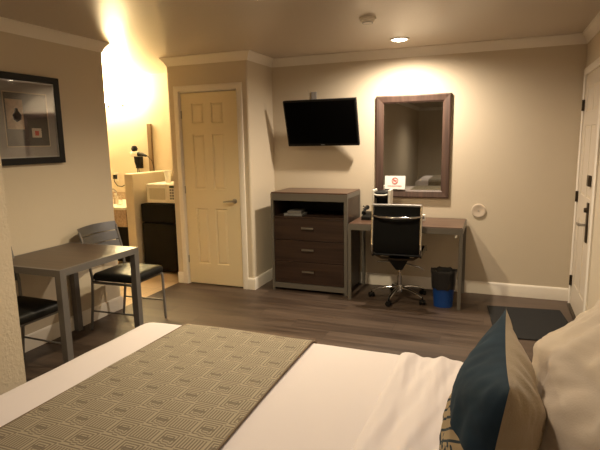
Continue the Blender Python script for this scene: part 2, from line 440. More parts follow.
# entrance door on the right wall
RD = Matrix.Translation((XR, 5.135, 0)) @ Matrix.Rotation(-PI/2, 4, 'Z')
ew = .80
d2 = bpy.data.objects.new('door_2', None); C.objects.link(d2); d2.location = (XR-.004, 5.125, .01); d2.rotation_euler = (0, 0, -PI/2); struct(d2, 'cream entrance door with bronze lever and deadbolt')
six_panel(ew-.02, 2.05, [(.13, .35), (.43, .65)], rows).build('door_panel', 'door2', d2)
for z in (.18, .96, 1.76): MB().box((-.012, -.010, z), (.02, -.001, z+.095)).tube([(-.002, -.014, z), (-.002, -.014, z+.095)], .008).build('hinge', 'dkmetal', d2)
hx = .60
MB().box((hx-.03, -.012, .70), (hx+.03, 0, 1.02), .004).lathe([(0, 0), (.02, 0), (.018, -.02), (0, -.02)], (hx, -.012, .96), 16, 'y').build('lock_plate', 'dkmetal', d2)
MB().tube([(hx, -.01, .84), (hx, -.06, .84)], .011).tube([(hx, -.06, .84), (hx-.05, -.063, .842), (hx-.12, -.058, .836)], [.012, .011, .009]).build('door_handle', 'steel', d2, True)
MB().box((hx-.045, -.022, 1.15), (hx+.035, 0, 1.235), .005).build('deadbolt', 'dkmetal', d2)
casing(RD, ew, 2.075, 'trim_5')
struct(MB().box((XR-.03, 5.135-ew, 0), (XR, 5.135, .012)).build('trim_6', 'dkmetal'))

# ------------------------------------------------------------------ ceiling fittings
names = {'desk': 'round recessed ceiling light above the desk and mirror', 'table': 'round recessed ceiling light over the middle of the room',
         'bed': 'round recessed ceiling light above the foot of the bed', 'head': 'round recessed ceiling light near the bed pillows',
         'rear': 'round ceiling light added unseen behind the camera'}  # rear lamp is added, unseen, to brighten the bed in the mirror
for k, (x, y) in SPOTS.items():
    t = thing('recessed_light', names[k], 'ceiling light', (x, y, H), 0, 'recessed ceiling lights')
    MB().lathe([(.066, -.001), (.088, -.001), (.092, -.006), (.085, -.009), (.069, -.006), (.066, -.001)], n=32).build('trim_ring', 'white', t, True)
    MB().lathe([(0, -.020), (.025, -.018), (.048, -.012), (.066, -.0045), (.066, -.001), (0, -.001)], n=32).build('lens', 'bulb', t, True)
    l = bpy.data.lights.new('downlight', 'SPOT'); l.energy = LAMP_W[k]; l.color = (1, .82, .54) if k == 'table' else WARM; l.spot_size = math.radians(171 if k == 'desk' else 150); l.spot_blend = .8; l.shadow_soft_size = .045
    lo = bpy.data.objects.new('downlight', l); C.objects.link(lo); lo.location = (0, 0, -.035); lo.parent = t
t = thing('smoke_detector', 'white round smoke detector on the ceiling', 'smoke detector', (-.94, 3.84, H))
MB().lathe([(0, -.036), (.035, -.036), (.048, -.030), (.052, -.018), (.062, -.014), (.062, 0), (0, 0)], n=32).build('housing', 'trim', t, True)
MB().lathe([(.036, -.037), (.040, -.037), (.040, -.033), (.036, -.033), (.036, -.037)], n=32).build('vent_ring', 'grey', t)

# ------------------------------------------------------------------ vanity alcove
YV = 5.62
t = thing('vanity_light', 'glowing vanity wall light with glass shades in the alcove', 'wall light', (-4.87, YV, 2.14))
MB().box((-.30, -.03, -.02), (.30, 0, .02), .006).build('backplate', 'white', t)
for k in range(3):
    x = -.24+k*.24
    MB().tube([(x, -.03, 0), (x, -.09, 0), (x, -.11, -.02)], .012).build('arm', 'chrome', t, True)
    s = MB().lathe([(.055, .08), (.060, .03), (.045, -.03), (.02, -.06), (0, -.062)], (x, -.12, 0), 20).build('lamp_shade', 'frosted', t, True)
    MB().lathe([(0, -.058), (.020, -.064), (.020, -.078), (.008, -.085), (.014, -.098), (0, -.112)], (x, -.12, 0), 14).build('finial', 'matte', s, True)
    l = bpy.data.lights.new('vanity_bulb', 'POINT'); l.energy = VANITY_W; l.color = (1, .80, .39); l.shadow_soft_size = .05
    lo = bpy.data.objects.new('vanity_bulb', l); C.objects.link(lo); lo.location = (x, -.13, .16); lo.parent = t
t = thing('vanity', 'granite-topped vanity counter between the alcove wall and partition', 'counter', (-4.78, 5.2, 0))
MB().box((-.615, -.36, .77), (.617, .415, .80), .004).build('countertop', 'white', t)
MB().box((-.615, -.345, .56), (.617, -.325, .77)).build('apron', 'granite', t)
MB().box((-.615, .40, .80), (.617, .415, .90)).build('backsplash', 'granite', t)
MB().box((-.615, -.30, 0), (-.45, .40, .77)).build('side_cabinet', 'matte', t)
MB().box((-.45, .1, 0), (.617, .12, .56)).build('back_panel', 'matte', t)
MB().lathe([(.19, 0), (.2, .006), (.185, .004), (.15, -.03), (0, -.06)], (-.05, .05, .80), 28).build('basin', 'white', t, True)
MB().tube([(-.05, .28, .80), (-.05, .28, .92), (-.05, .22, .96), (-.05, .16, .94)], .012).build('faucet', 'chrome', t, True)
t = thing('towel_bar', 'small white rolled towel hanging at the vanity front', 'towel', (-4.52, 4.84, .68))
MB().tube([(-.07, -.03, 0), (.07, -.03, 0)], .008).tube([(-.07, 0, 0), (-.07, -.03, 0)], .008).tube([(.07, 0, 0), (.07, -.03, 0)], .008).build('bar', 'chrome', t, True)
MB().tube([(-.05, -.03, 0), (.05, -.03, 0)], .028, 16).build('towel', 'towel', t, True)
t = thing('drinking_glass', 'clear drinking glass standing on the vanity counter', 'glass', (-4.42, 5.06, .80))
MB().lathe([(0, 0), (.03, 0), (.037, .12), (.034, .12), (.028, .006), (0, .006)]).build('tumbler', 'glass', t, True)
t = thing('soap_bottle', 'small clear lotion bottle beside the glass on vanity', 'bottle', (-4.55, 5.14, .80))
MB().lathe([(0, 0), (.028, 0), (.028, .08), (.012, .10), (.012, .11), (0, .11)]).build('bottle', 'art3', t, True)
MB().lathe([(0, .11), (.014, .11), (.014, .135), (0, .135)]).build('cap', 'white', t, True)
t = thing('hair_dryer', 'black and white wall-mounted hair dryer on the alcove wall', 'hair dryer', (-4.50, YV, 1.335)); t.scale = (.88, 1, .88)
MB().box((-.05, -.06, -.12), (.05, 0, .06), .01).build('wall_holder', 'black', t)
MB().tube([(-.05, -.10, .10), (0, -.10, .105), (.06, -.10, .10)], [.045, .046, .038], 18).build('barrel', 'white', t, True)
MB().tube([(.06, -.10, .10), (.12, -.10, .095), (.20, -.10, .07)], [.036, .028, .016], 16).build('nozzle', 'black', t, True)
MB().lathe([(0, 0), (.035, .01), (.048, .05), (.030, .09), (0, .10)], (-.01, -.10, .13), 16).build('motor_cap', 'black', t, True)
MB().tube([(.0, -.10, .07), (-.01, -.09, -.02), (-.01, -.07, -.09)], [.024, .02, .017], 12).build('handle', 'black', t, True)
MB().tube([(.20, -.08, .07), (.26, -.06, .0), (.28, -.05, -.12), (.28, -.04, -.25), (.27, -.04, -.42)], .005, 8).tube([(-.02, -.05, -.10), (-.03, -.05, -.2), (0, -.05, -.3), (.01, -.05, -.2), (.0, -.05, -.12)], .005, 8).build('cord', 'black', t, True)
t = thing('wall_outlet', 'white outlet with black plug on the alcove wall', 'outlet', (-4.93, YV, 1.11))
MB().box((-.035, -.006, -.06), (.035, 0, .06), .003).build('face_plate', 'white', t)
MB().box((-.02, -.05, -.03), (.02, -.006, .03), .006).build('plug', 'black', t)
MB().tube([(0, -.05, 0), (.02, -.07, -.06), (.06, -.06, -.12), (.12, -.04, -.13), (.18, -.03, -.10), (.24, -.03, -.11)], .006, 8).build('cord', 'black', t, True)
o = MB().box((-4.345, YV-.03, .9), (-4.282, YV, 1.815), .004).build('wall_board', 'board'); origin(o, (-4.32, YV, .9)); tag(o, 'tall narrow brown wooden strip on the alcove wall', 'wooden strip')
# refrigerator
t = thing('refrigerator', 'black compact two-door refrigerator below the microwave', 'refrigerator', (-3.745, 4.915, 0))
MB().box((-.235, .05, .02), (.235, .52, .845), .008).build('body', 'fridge', t)
MB().box((-.237, 0, .625), (.237, .048, .845), .010).build('freezer_door', 'fridge', t)
MB().box((-.237, 0, .04), (.237, .048, .612), .010).build('door', 'fridge', t)
for x in (-.2, .2):
    for y in (.1, .46): MB().cyl((x, y, 0), .018, .02).build('foot', 'rubber', t)
# microwave
t = thing('microwave', 'white microwave oven on top of the black refrigerator', 'microwave', (-3.69, 4.93, .845))
MB().box((-.20, .03, .012), (.235, .35, .24), .006).build('body', 'white', t)
d = MB().box((-.20, 0, .014), (.105, .03, .238), .006).build('door', 'white', t)
MB().box((-.16, -.003, .055), (.06, 0, .19), .004).build('window', mat('oven_window', (.5, .46, .36), .3, vary=.15, vscale=60), d)
c = MB().box((.107, 0, .014), (.235, .03, .238), .006).build('control_panel', 'white', t)
MB().box((.125, -.002, .195), (.215, 0, .22)).build('display', 'led', c)
for r in range(4):
    for q in range(3): MB().box((.128+q*.032, -.004, .06+r*.033), (.150+q*.032, 0, .082+r*.033)).build('button', 'grey', c)
for x in (-.17, .2):
    for y in (.05, .32): MB().cyl((x, y, 0), .012, .012).build('foot', 'rubber', t)
t = thing('paper_cup', 'stack of white cups on top of the microwave', 'cups', (-3.70, 5.1, 1.085))
MB().lathe([(0, 0), (.028, 0), (.038, .10), (.040, .10), (.041, .12), (.043, .12), (.044, .145), (.041, .145), (.030, .01), (0, .01)]).build('cup', 'paper', t, True)

# ------------------------------------------------------------------ far wall furniture
# television
t = thing('television', 'black flat screen television tilted down on the far wall', 'television', (-1.76, D, 1.735))
TT = Matrix.Translation((.028, -.17, .002)) @ Matrix.Rotation(math.radians(17), 4, 'X') @ Matrix.Scale(1.04, 4)
def tvb(): return MB(TT)
tvb().box((-.380, -.02, -.235), (.380, .02, .235), .006).build('bezel', 'black', t)
tvb().box((-.362, -.0225, -.205), (.362, -.0195, .218)).build('screen', 'screen', t)
tvb().box((-.02, -.0225, -.224), (.02, -.0195, -.217)).build('badge', 'grey', t)
tvb().box((-.28, .02, -.17), (.28, .045, .15), .01).build('back_cover', 'matte', t)
MB().box((-.135, -.012, -.12), (-.075, 0, .335), .003).build('wall_plate', 'matboard', t)
MB().box((-.125, -.14, -.04), (-.085, -.01, .06)).build('mount_arm', 'black', t)
# mirror
t = thing('wall_mirror', 'large rectangular wall mirror in a dark wooden frame', 'mirror', (-.815, D-.001, 1.475), 0); t.rotation_euler = (0, 0, 0)
mw, mh, fw = .74, 1.03, .078
b = MB()
pf = [(0, 0), (0, -.028), (.012, -.034), (fw-.015, -.026), (fw, -.014), (fw, 0)]
secs = []
for sx, sz in ((-1, -1), (-1, 1), (1, 1), (1, -1)):
    secs.append([b._v((sx*(mw/2-o), y, sz*(mh/2-o))) for o, y in pf])
for i in range(4):
    A, B = secs[i], secs[(i+1) % 4]
    for k in range(len(pf)): b.bm.faces.new((A[k], A[(k+1) % len(pf)], B[(k+1) % len(pf)], B[k]))
b.build('frame', 'woodmir', t)
MB().box((-mw/2+fw-.004, -.010, -mh/2+fw-.004), (mw/2-fw+.004, -.004, mh/2-fw+.004)).build('mirror_glass', 'mirror', t)
# chest
cx0, cx1, cy0, cy1, ch = -2.175, -1.352, 4.725, 5.225, 1.03
t = thing('chest_of_drawers', 'dark wooden three-drawer chest with grey metal trim', 'chest of drawers', ((cx0+cx1)/2, cy0, 0))
def cb(): return MB()
MB().box((cx0, cy0, .985), (cx1, cy1, 1.026)).build('top_frame', 'frameg', t, world=True)
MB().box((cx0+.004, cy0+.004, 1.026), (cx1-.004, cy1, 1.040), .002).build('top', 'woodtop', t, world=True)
for x0, x1 in ((cx0, cx0+.027), (cx1-.035, cx1)):
    MB().box((x0, cy0, 0), (x1, cy0+.03, .985)).box((x0, cy1-.03, 0), (x1, cy1, .985)).build('side_frame', 'frameg', t, world=True)
    MB().box((x0+.006, cy0+.03, .03), (x1-.004, cy1-.03, .985)).build('side_panel', 'wood', t, world=True)
MB().box((cx0+.027, cy0, .955), (cx1-.035, cy0+.03, .985)).build('top_rail', 'frameg', t, world=True)
MB().box((cx0+.027, cy0, .03), (cx1-.035, cy0+.03, .085)).build('bottom_rail', 'frameg', t, world=True)
MB().box((cx0+.027, cy1-.02, .03), (cx1-.035, cy1-.008, .985)).build('back_panel', 'matte', t, world=True)
MB().box((cx0+.027, cy0+.01, .775), (cx1-.035, cy1-.02, .792)).build('shelf', 'wood', t, world=True)
for z0, z1 in ((.547, .770), (.322, .542), (.088, .317)):
    d = MB().box((cx0+.030, cy0+.004, z0), (cx1-.038, cy0+.024, z1), .002).build('drawer', 'wood', t, world=True)
    zc = (z0+z1)/2+.02; xm = (cx0+cx1)/2-.005
    hb = MB().box((xm-.065, cy0-.022, zc-.010), (xm+.065, cy0-.014, zc+.010), .002).box((xm-.055, cy0-.016, zc-.005), (xm-.045, cy0+.006, zc+.005)).box((xm+.045, cy0-.016, zc-.005), (xm+.055, cy0+.006, zc+.005))
    bmesh.ops.translate(hb.bm, verts=hb.bm.verts[:], vec=-Vector(t.location)); h_ = hb.build('handle', 'steel'); h_.parent = d
for k, (lbl, w_, z0, h_) in enumerate((('lower of two grey brochures in the open chest shelf', .2, .792, .024), ('upper smaller grey brochure in the open chest shelf', .15, .8162, .03))):
    o = MB().box((-w_/2, -.09, 0), (w_/2, .09, h_), .003).build('brochure', 'grey' if k == 0 else 'greymetal'); o.location = (-1.95+.01*k, 4.86, z0); o.rotation_euler.z = .1*k; tag(o, lbl, 'brochure', 'brochures in the chest shelf')
# desk
ax0, ax1, ay0, ay1 = -1.322, -.262, 4.64, 5.225
t = thing('desk', 'dark wooden writing desk with grey metal legs under the mirror', 'desk', ((ax0+ax1)/2, ay0, 0))
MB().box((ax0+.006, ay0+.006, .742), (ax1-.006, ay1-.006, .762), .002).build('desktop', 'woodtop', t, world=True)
MB().box((ax0, ay0, .70), (ax1, ay0+.03, .755)).box((ax0, ay1-.03, .70), (ax1, ay1, .755)).box((ax0, ay0+.03, .70), (ax0+.03, ay1-.03, .755)).box((ax1-.03, ay0+.03, .70), (ax1, ay1-.03, .755)).build('apron', 'frameg', t, world=True)
for x in (ax0, ax1-.03):
    for y in (ay0, ay1-.03): MB().box((x, y, 0), (x+.03, y+.03, .70)).build('leg', 'frameg', t, world=True)
MB().cyl((-.32, 4.66, .67), .012, .03, n=12).build('hook', 'white', t, world=True)

# coffee maker
t = thing('coffee_maker', 'small black and silver coffee maker on the desk corner', 'coffee maker', (-1.06, 4.97, .762))
MB().box((-.065, -.06, 0), (.065, .09, .03), .006).build('base', 'black', t); t.scale = (1.1, 1.1, 1.1)
MB().box((-.055, .03, .03), (.055, .09, .20)).build('rear_housing', 'black', t)
MB().box((-.062, -.06, .20), (.062, .09, .26), .012).build('brew_head', 'black', t)
for s in (-1, 1): MB().box((s*.072-.011, -.055, 0), (s*.072+.011, .08, .275), .007).build('side_trim', 'white', t)
MB().tube([(-.06, -.065, .235), (-.03, -.075, .228), (.03, -.075, .228), (.06, -.065, .235)], .007).build('handle_bar', 'white', t, True)
MB().lathe([(0, .032), (.032, .032), (.040, .06), (.036, .11), (.028, .13), (0, .13)], (0, -.015, 0), 20).build('mug', 'screen', t, True)
t = thing('paper_cup', 'small pinkish cup standing beside the coffee maker', 'cup', (-.93, 4.93, .762))
MB().lathe([(0, 0), (.026, 0), (.036, .145), (.038, .15), (.034, .15), (.024, .01), (0, .01)]).build('cup', mat('pink_cup', (.55, .38, .32), .6), t, True)
t = thing('desk_telephone', 'black corded telephone beside the chest on the desk', 'telephone', (-1.205, 4.95, .762))
MB().hexa([(-.045, -.08, 0), (.045, -.08, 0), (.045, .08, 0), (-.045, .08, 0)], [(-.045, -.08, .03), (.045, -.08, .03), (.045, .08, .07), (-.045, .08, .07)]).build('base', 'black', t)
MB().tube([(-.02, -.07, .07), (-.02, -.04, .09), (-.02, .04, .115), (-.02, .07, .11)], [.024, .014, .014, .024], 12).build('handset', 'black', t, True)
MB().tube([(-.03+.012*math.cos(a*1.6), -.085+.004*a, .05+.012*math.sin(a*1.6)+.006*a) for a in range(16)], .004, 8).build('cord', 'black', t, True)
# no smoking card resting on the mirror frame
t = thing('no_smoking_card', 'white no smoking card propped in the lower mirror corner', 'sign', (-.982, D-.032, 1.046))
MB().hexa([(-.105, -.004, 0), (.105, -.004, 0), (.105, -.002, 0), (-.105, -.002, 0)], [(-.105, .016, .135), (.105, .016, .135), (.105, .018, .135), (-.105, .018, .135)]).build('card', 'paper', t)
TS = Matrix.Translation((0, .0078, .085)) @ Matrix.Rotation(math.atan2(-.02, .135), 4, 'X')
b = MB(TS); b.tube(arc((0, -.001, 0), .030, 0, 2*PI*31/32, 31), .0035, 6, closed=True).tube([(-.021, -.001, .021), (.021, -.001, -.021)], .003, 6).box((-.018, -.002, -.004), (.018, 0, .004)).build('symbol', 'red', t)
b = MB(TS); x = -.075
random.seed(2)
while x < .07:
    wv = random.choice((.006, .009)); b.box((x, -.001, -.058), (x+wv, 0, -.050)); x += wv+.003
b.build('lettering', 'red', t)
t = thing('remote_control', 'small white remote leaning at the desk behind the chair', 'remote control', (-.665, 4.97, .762), .5)
MB().box((-.03, -.02, 0), (.03, .02, .065), .008).build('case', 'paper', t)
MB().box((-.015, -.022, .02), (.015, -.019, .05)).build('keypad', 'grey', t)
o = MB().lathe([(0, 0), (.045, 0), (.045, .025), (.03, .032), (0, .034)]).build('desk_bowl', 'black', smooth=True); o.location = (-.80, 5.02, .762); tag(o, 'low black round dish on the desk behind the chair', 'dish')

# office chair (local: faces +y)
t = thing('office_chair', 'black office swivel chair with chrome frame facing the desk', 'office chair', (-.85, 4.83, 0), .03)
def sling_path():
    P = []
    P += [(-.245-.03*math.sin(i/6*1.2), .955-(.955-.56)*i/6) for i in range(7)]      # back (y,z) top to bottom
    a = P[-1]
    P += [(-.262+.05*(1-math.cos(k)), .53-.055*math.sin(k)) for k in (.3, .8, 1.3)]
    P += [(-.19+.42*i/5, .470+.012*math.sin(i/5*PI/2)) for i in range(6)]
    P += [(.255, .470), (.27, .445)]
    return P
SP = sling_path()
def sling(i0, i1, nm):
    b = MB(); pts = SP[i0:i1]
    th = .012; L = []
    for i, (y, z) in enumerate(pts):
        p, q = pts[max(i-1, 0)], pts[min(i+1, len(pts)-1)]; ty, tz = q[0]-p[0], q[1]-p[1]; l = math.hypot(ty, tz); L.append((y, z, -tz/l, ty/l))
    m = len(L)
    for sgn in (0,):
        rings = []
        for y, z, ny, nz in L: rings.append([b._v((-.21, y, z)), b._v((.21, y, z)), b._v((.21, y+ny*th, z+nz*th)), b._v((-.21, y+ny*th, z+nz*th))])
        for A, B in zip(rings, rings[1:]):
            for k in range(4): b.bm.faces.new((A[k], A[(k+1) % 4], B[(k+1) % 4], B[k]))
        b.bm.faces.new(rings[0][::-1]); b.bm.faces.new(rings[-1])
    b.build(nm, 'sling', t, True)
sling(0, 8, 'backrest'); sling(8, len(SP), 'seat')
for s in (-1, 1):
    MB().tube([(s*.222, y, z+.004) for y, z in SP], .011, 8, flat=(1, 1.7)).build('side_rail', 'chrome', t, True)
MB().tube([(-.222, -.262, .86), (-.15, -.30, .852), (0, -.315, .848), (.15, -.30, .852), (.222, -.262, .86)], .011, 10).build('cross_bar', 'chrome', t, True)
MB().tube([(-.222, -.245, .955), (0, -.25, .958), (.222, -.245, .955)], .013, 10).build('top_bar', 'greymetal', t, True)
MB().tube([(-.222, -.235, .50), (-.15, -.18, .445), (0, -.16, .43), (.15, -.18, .445), (.222, -.235, .50)], .012, 10).tube([(-.222, .10, .465), (-.1, .07, .43), (.1, .07, .43), (.222, .10, .465)], .012, 10).build('under_frame', 'dkmetal', t, True)
MB().hexa([(-.03, -.05, .30), (.03, -.05, .30), (.03, .05, .30), (-.03, .05, .30)], [(-.10, -.15, .43), (.10, -.15, .43), (.10, .10, .43), (-.10, .10, .43)]).build('tilt_mechanism', 'black', t)
MB().tube([(-.05, -.06, .39), (-.14, -.07, .385), (-.21, -.07, .375)], .006).build('lever', 'chrome', t, True)
MB().tube([(.05, -.06, .375), (.14, -.07, .36), (.20, -.07, .345), (.235, -.07, .325)], .006).build('lever', 'chrome', t, True)
MB().cyl((0, 0, .10), .022, .13).cyl((0, 0, .23), .014, .08).build('gas_column', 'chrome', t, True)
bs = MB().lathe([(0, .07), (.035, .07), (.035, .125), (.026, .14), (0, .14)]).build('base_hub', 'chrome', t, True)
for k in range(5):
    a = math.radians(-103+72*k); c_, s_ = math.cos(a), math.sin(a)
    MB().tube([(c_*.03, s_*.03, .115), (c_*.12, s_*.12, .112), (c_*.22, s_*.22, .09), (c_*.275, s_*.275, .068)], [.021, .018, .015, .013], 10, flat=(1, .75)).build('leg', 'chrome', t, True)
    RT = Matrix.Translation((c_*.275, s_*.275, 0)) @ Matrix.Rotation(a+.9*k, 4, 'Z')
    w_ = MB(RT).cyl((-.025, .0, .025), .025, .018, 'x', 16).cyl((.007, 0, .025), .025, .018, 'x', 16).build('caster', 'black', t, True)
    MB(RT).cyl((0, 0, .03), .008, .045, n=10).box((-.008, -.02, .03), (.008, .02, .048)).build('caster_stem', 'black', w_, True)
# waste basket
t = thing('wastebasket', 'blue plastic wastebasket by the right desk leg', 'wastebasket', (-.424, 4.73, 0))
n = 28
def ell(b, rx, ry, z): return [b._v((rx*math.cos(k*2*PI/n), ry*math.sin(k*2*PI/n), z)) for k in range(n)]
def shell(b, levels, cap0=True, cap1=False):
    R = [ell(b, *l) for l in levels]
    for A, B in zip(R, R[1:]):
        for k in range(n): b.bm.faces.new((A[k], A[(k+1) % n], B[(k+1) % n], B[k]))
    if cap0: b.bm.faces.new(R[0])
    if cap1: b.bm.faces.new(R[-1])
    return b
shell(MB(), [(.085, .07, 0), (.108, .085, .31), (.112, .089, .315), (.104, .081, .31), (.081, .066, .008)], True, True).build('bucket', 'blue', t, True)
t2 = shell(MB(), [(.107, .087, .175), (.112, .091, .23), (.114, .093, .31), (.122, .099, .335), (.118, .094, .352), (.106, .082, .345), (.092, .07, .28), (.078, .062, .05), (.07, .055, .012)], False, True)
for v in t2.bm.verts:
    a = math.atan2(v.co.y, v.co.x); 
    if v.co.z > .16: v.co.z += .006*math.sin(7*a)+.004*math.sin(13*a); v.co.x *= 1+.015*math.sin(11*a); v.co.y *= 1+.015*math.sin(9*a)
o = t2.build('bin_liner', 'bag', smooth=True); o.location = t.location; tag(o, 'black plastic liner folded over the blue wastebasket rim', 'bin liner')
# wall disc
t = thing('wall_plate', 'round beige blank cover plate on the far wall', 'cover plate', (-.155, D, .842))
MB().lathe([(0, -.006), (.045, -.008), (.058, -.012), (.066, -.010), (.068, -.003), (.068, 0), (0, 0)], n=36, axis='y').build('plate', 'cream', t, True)
MB().lathe([(0, -.009), (.006, -.009), (.006, -.005), (0, -.005)], n=12, axis='y').build('screw', 'steel', t, True)
# wall outlet under desk
t = thing('wall_outlet', 'beige outlet plate on far wall low behind the chair', 'outlet', (-.80, D, .30))
MB().box((-.035, -.006, -.057), (.035, 0, .057), .003).build('face_plate', 'cream', t)
# door mat
o = MB().box((-.31, -.39, 0), (.31, .39, .010), .004).build('door_mat', 'rug'); o.location = (.312, 4.483, 0); o.rotation_euler.z = .10; tag(o, 'black rectangular floor mat by the entrance door', 'door mat')

# ------------------------------------------------------------------ left wall
t = thing('framed_picture', 'black framed collage picture with grey mat on the left wall', 'picture', (XL, 2.85, 1.745))
ph, pw = .66, .625
def fr(b, h, w, f, d0, d1):
    b.box((d0, -w/2, -h/2), (d1, w/2, -h/2+f)).box((d0, -w/2, h/2-f), (d1, w/2, h/2)).box((d0, -w/2, -h/2+f), (d1, -w/2+f, h/2-f)).box((d0, w/2-f, -h/2+f), (d1, w/2, h/2-f)); return b
fr(MB(), ph, pw, .05, .001, .030).build('frame', 'black', t)
fr(MB(), ph-.10, pw-.10, .008, .001, .022).build('inner_lip', 'lightgrey', t)
MB().box((.001, -pw/2+.055, -ph/2+.055), (.012, pw/2-.055, ph/2-.055)).build('mat_board', 'matboard', t)
fr(MB(), .40, .385, .008, .012, .015).build('mat_bevel', 'art3', t)
MB().box((.012, -.185, -.192), (.0135, .185, .192)).build('inner_mat', 'matboard2', t)
art = MB().box((.0135, -.172, -.07), (.015, -.03, .145)).build('artwork', 'art1', t)
MB().lathe([(0, -.05), (.03, -.03), (.035, .0), (.015, .03), (.012, .05), (0, .055)], (.0155, -.09, .03), 10).build('leaf_motif', 'art2', art)
bpy.context.view_layer.update()
MB().box((.0135, -.02, -.10), (.015, .12, .10)).build('artwork', 'art2', t)
a3 = MB().box((.015, .03, -.13), (.0165, .115, -.06)).build('artwork', 'art3', t)
MB().box((.0166, .055, -.115), (.0172, .09, -.08)).build('emblem', 'red', a3)
MB().box((.024, -pw/2+.052, -ph/2+.052), (.025, pw/2-.052, ph/2-.052)).build('glazing', 'glass', t)

# small dining table
t = thing('dining_table', 'small dark-topped table with grey metal frame at left wall', 'table', (-2.95, 2.76, 0))
tx0, tx1, ty0, ty1, tz = -3.285, -2.60, 2.375, 3.145, .754
MB().box((tx0+.02, ty0+.02, tz-.012), (tx1-.02, ty1-.02, tz)).build('tabletop', 'tabletop', t, world=True)
fb = MB(); f_ = .022
fb.box((tx0, ty0, tz-.045), (tx1, ty0+f_, tz+.001)).box((tx0, ty1-f_, tz-.045), (tx1, ty1, tz+.001)).box((tx0, ty0+f_, tz-.045), (tx0+f_, ty1-f_, tz+.001)).box((tx1-f_, ty0+f_, tz-.045), (tx1, ty1-f_, tz+.001))
fb.build('frame', 'greymetal', t, world=True)
for x in (tx0, tx1-.048):
    for y in (ty0, ty1-.048): MB().box((x, y, 0), (x+.048, y+.048, tz-.045)).build('leg', 'greymetal', t, world=True)

# dining chair, local: back at -x, faces +x
def make_chair(label):
    t = thing('dining_chair', label, 'chair', (0, 0, 0), 0, 'metal dining chairs at the small table')
    W = .212; r = .011
    b = MB(); b.merge(rbox((.43, .42, .07), .033, (16, 16, 6)))
    for v in b.bm.verts:
        v.co.z += .462
        if v.co.z > .46: v.co.z += .014*(1-(v.co.x/.2)**2)*(1-(v.co.y/.21)**2)
        v.co.x += .02
    b.build('seat', 'leather', t, True)
    MB().tube([(-.19, -W, .421), (.20, -W, .421)], r).tube([(-.19, W, .421), (.20, W, .421)], r).tube([(-.185, -W, .421), (-.185, W, .421)], r).tube([(.195, -W, .421), (.195, W, .421)], r).build('seat_frame', 'greymetal', t, True)
    for s in (-1, 1):
        MB().tube([(.20, s*W, .421), (.208, s*W, .40), (.215, s*W, .0)], [r, r, r]).build('leg', 'greymetal', t, True)
        MB().tube([(-.235, s*W, 0), (-.20, s*W, .25), (-.185, s*W, .45), (-.20, s*W*1.04, .60), (-.265, s*W*1.08, .84)], r).build('rear_leg', 'greymetal', t, True)
        MB().tube([(-.21, s*W, .17), (.212, s*W, .17)], .007).build('stretcher', 'greymetal', t, True)
    for k, (z0, z1) in enumerate(((.795, .87), (.712, .787), (.60, .704))):
        b = MB()
        def P(u, v, k=k, z0=z0, z1=z1):
            y = (u*2-1)*W*1.10; z = z0+(z1-z0)*v + .005*math.sin(u*PI)
            x = -.19-.075*((z-.58)/.27) - .035*math.sin(u*PI)
            return x, y, z
        nu = 12
        R1 = [[b._v(P(i/nu, 0)), b._v(P(i/nu, 1)), b._v((P(i/nu, 1)[0]-.006, P(i/nu, 1)[1], P(i/nu, 1)[2])), b._v((P(i/nu, 0)[0]-.006, P(i/nu, 0)[1], P(i/nu, 0)[2]))] for i in range(nu+1)]
        for A, B in zip(R1, R1[1:]):
            for q in range(4): b.bm.faces.new((A[q], A[(q+1) % 4], B[(q+1) % 4], B[q]))
        b.bm.faces.new(R1[0][::-1]); b.bm.faces.new(R1[-1])
        b.build('back_slat', 'slat', t, True)
    return t
c1 = make_chair('grey metal slat-back chair with black seat beyond the small table')
c1.location = (-2.935, 3.385, 0); c1.rotation_euler.z = .05
dup(c1, (-2.99, 2.32, 0), -.02, 'dining chair with black seat tucked under near end of the small table')

# ------------------------------------------------------------------ bed
BZ = .66; bx0, bx1, by0, by1 = -1.735, .60, .50, 2.085
t = thing('bed', 'large bed with white sheets in the foreground', 'bed', ((bx0+bx1)/2, (by0+by1)/2, 0))
MB().box((bx0+.06, by0+.06, .05), (bx1, by1-.06, .30), .01).build('bed_base', 'base', t, world=True)
for x in (bx0+.12, bx1-.1):
    for y in (by0+.12, by1-.12): MB().cyl((x, y, 0), .03, .05, n=12).build('bed_leg', 'black', t, world=True)
b = MB(); rb = rbox((bx1-bx0, by1-by0, .46), .10, (110, 80, 12))
for v in rb.verts:
    v.co += Vector(((bx0+bx1)/2, (by0+by1)/2, BZ-.23))
    p = v.co
    if p.z > BZ-.12:
        v.co.z += .004*noise.noise(Vector((p.x*2.2, p.y*2.2, 0)))
        v.co.z += .0022*noise.noise(Vector((p.x*9+p.y*4, p.y*2.5, 3)))
        e = max(0, (p.x-bx0)/.3) 
        if e < 1: v.co.z -= .012*(1-e)**2
    else:
        v.co.y += .008*math.sin(p.x*21+p.z*6) if abs(p.y-by1) < .02 else 0
    v.co.x += .035*(p.y-1.2)*max(0, min(1, (-1.2-p.x)/.3))
b.merge(rb); b.build('mattress_sheet', 'sheet', t, True, auto=False, world=True)
bed = t
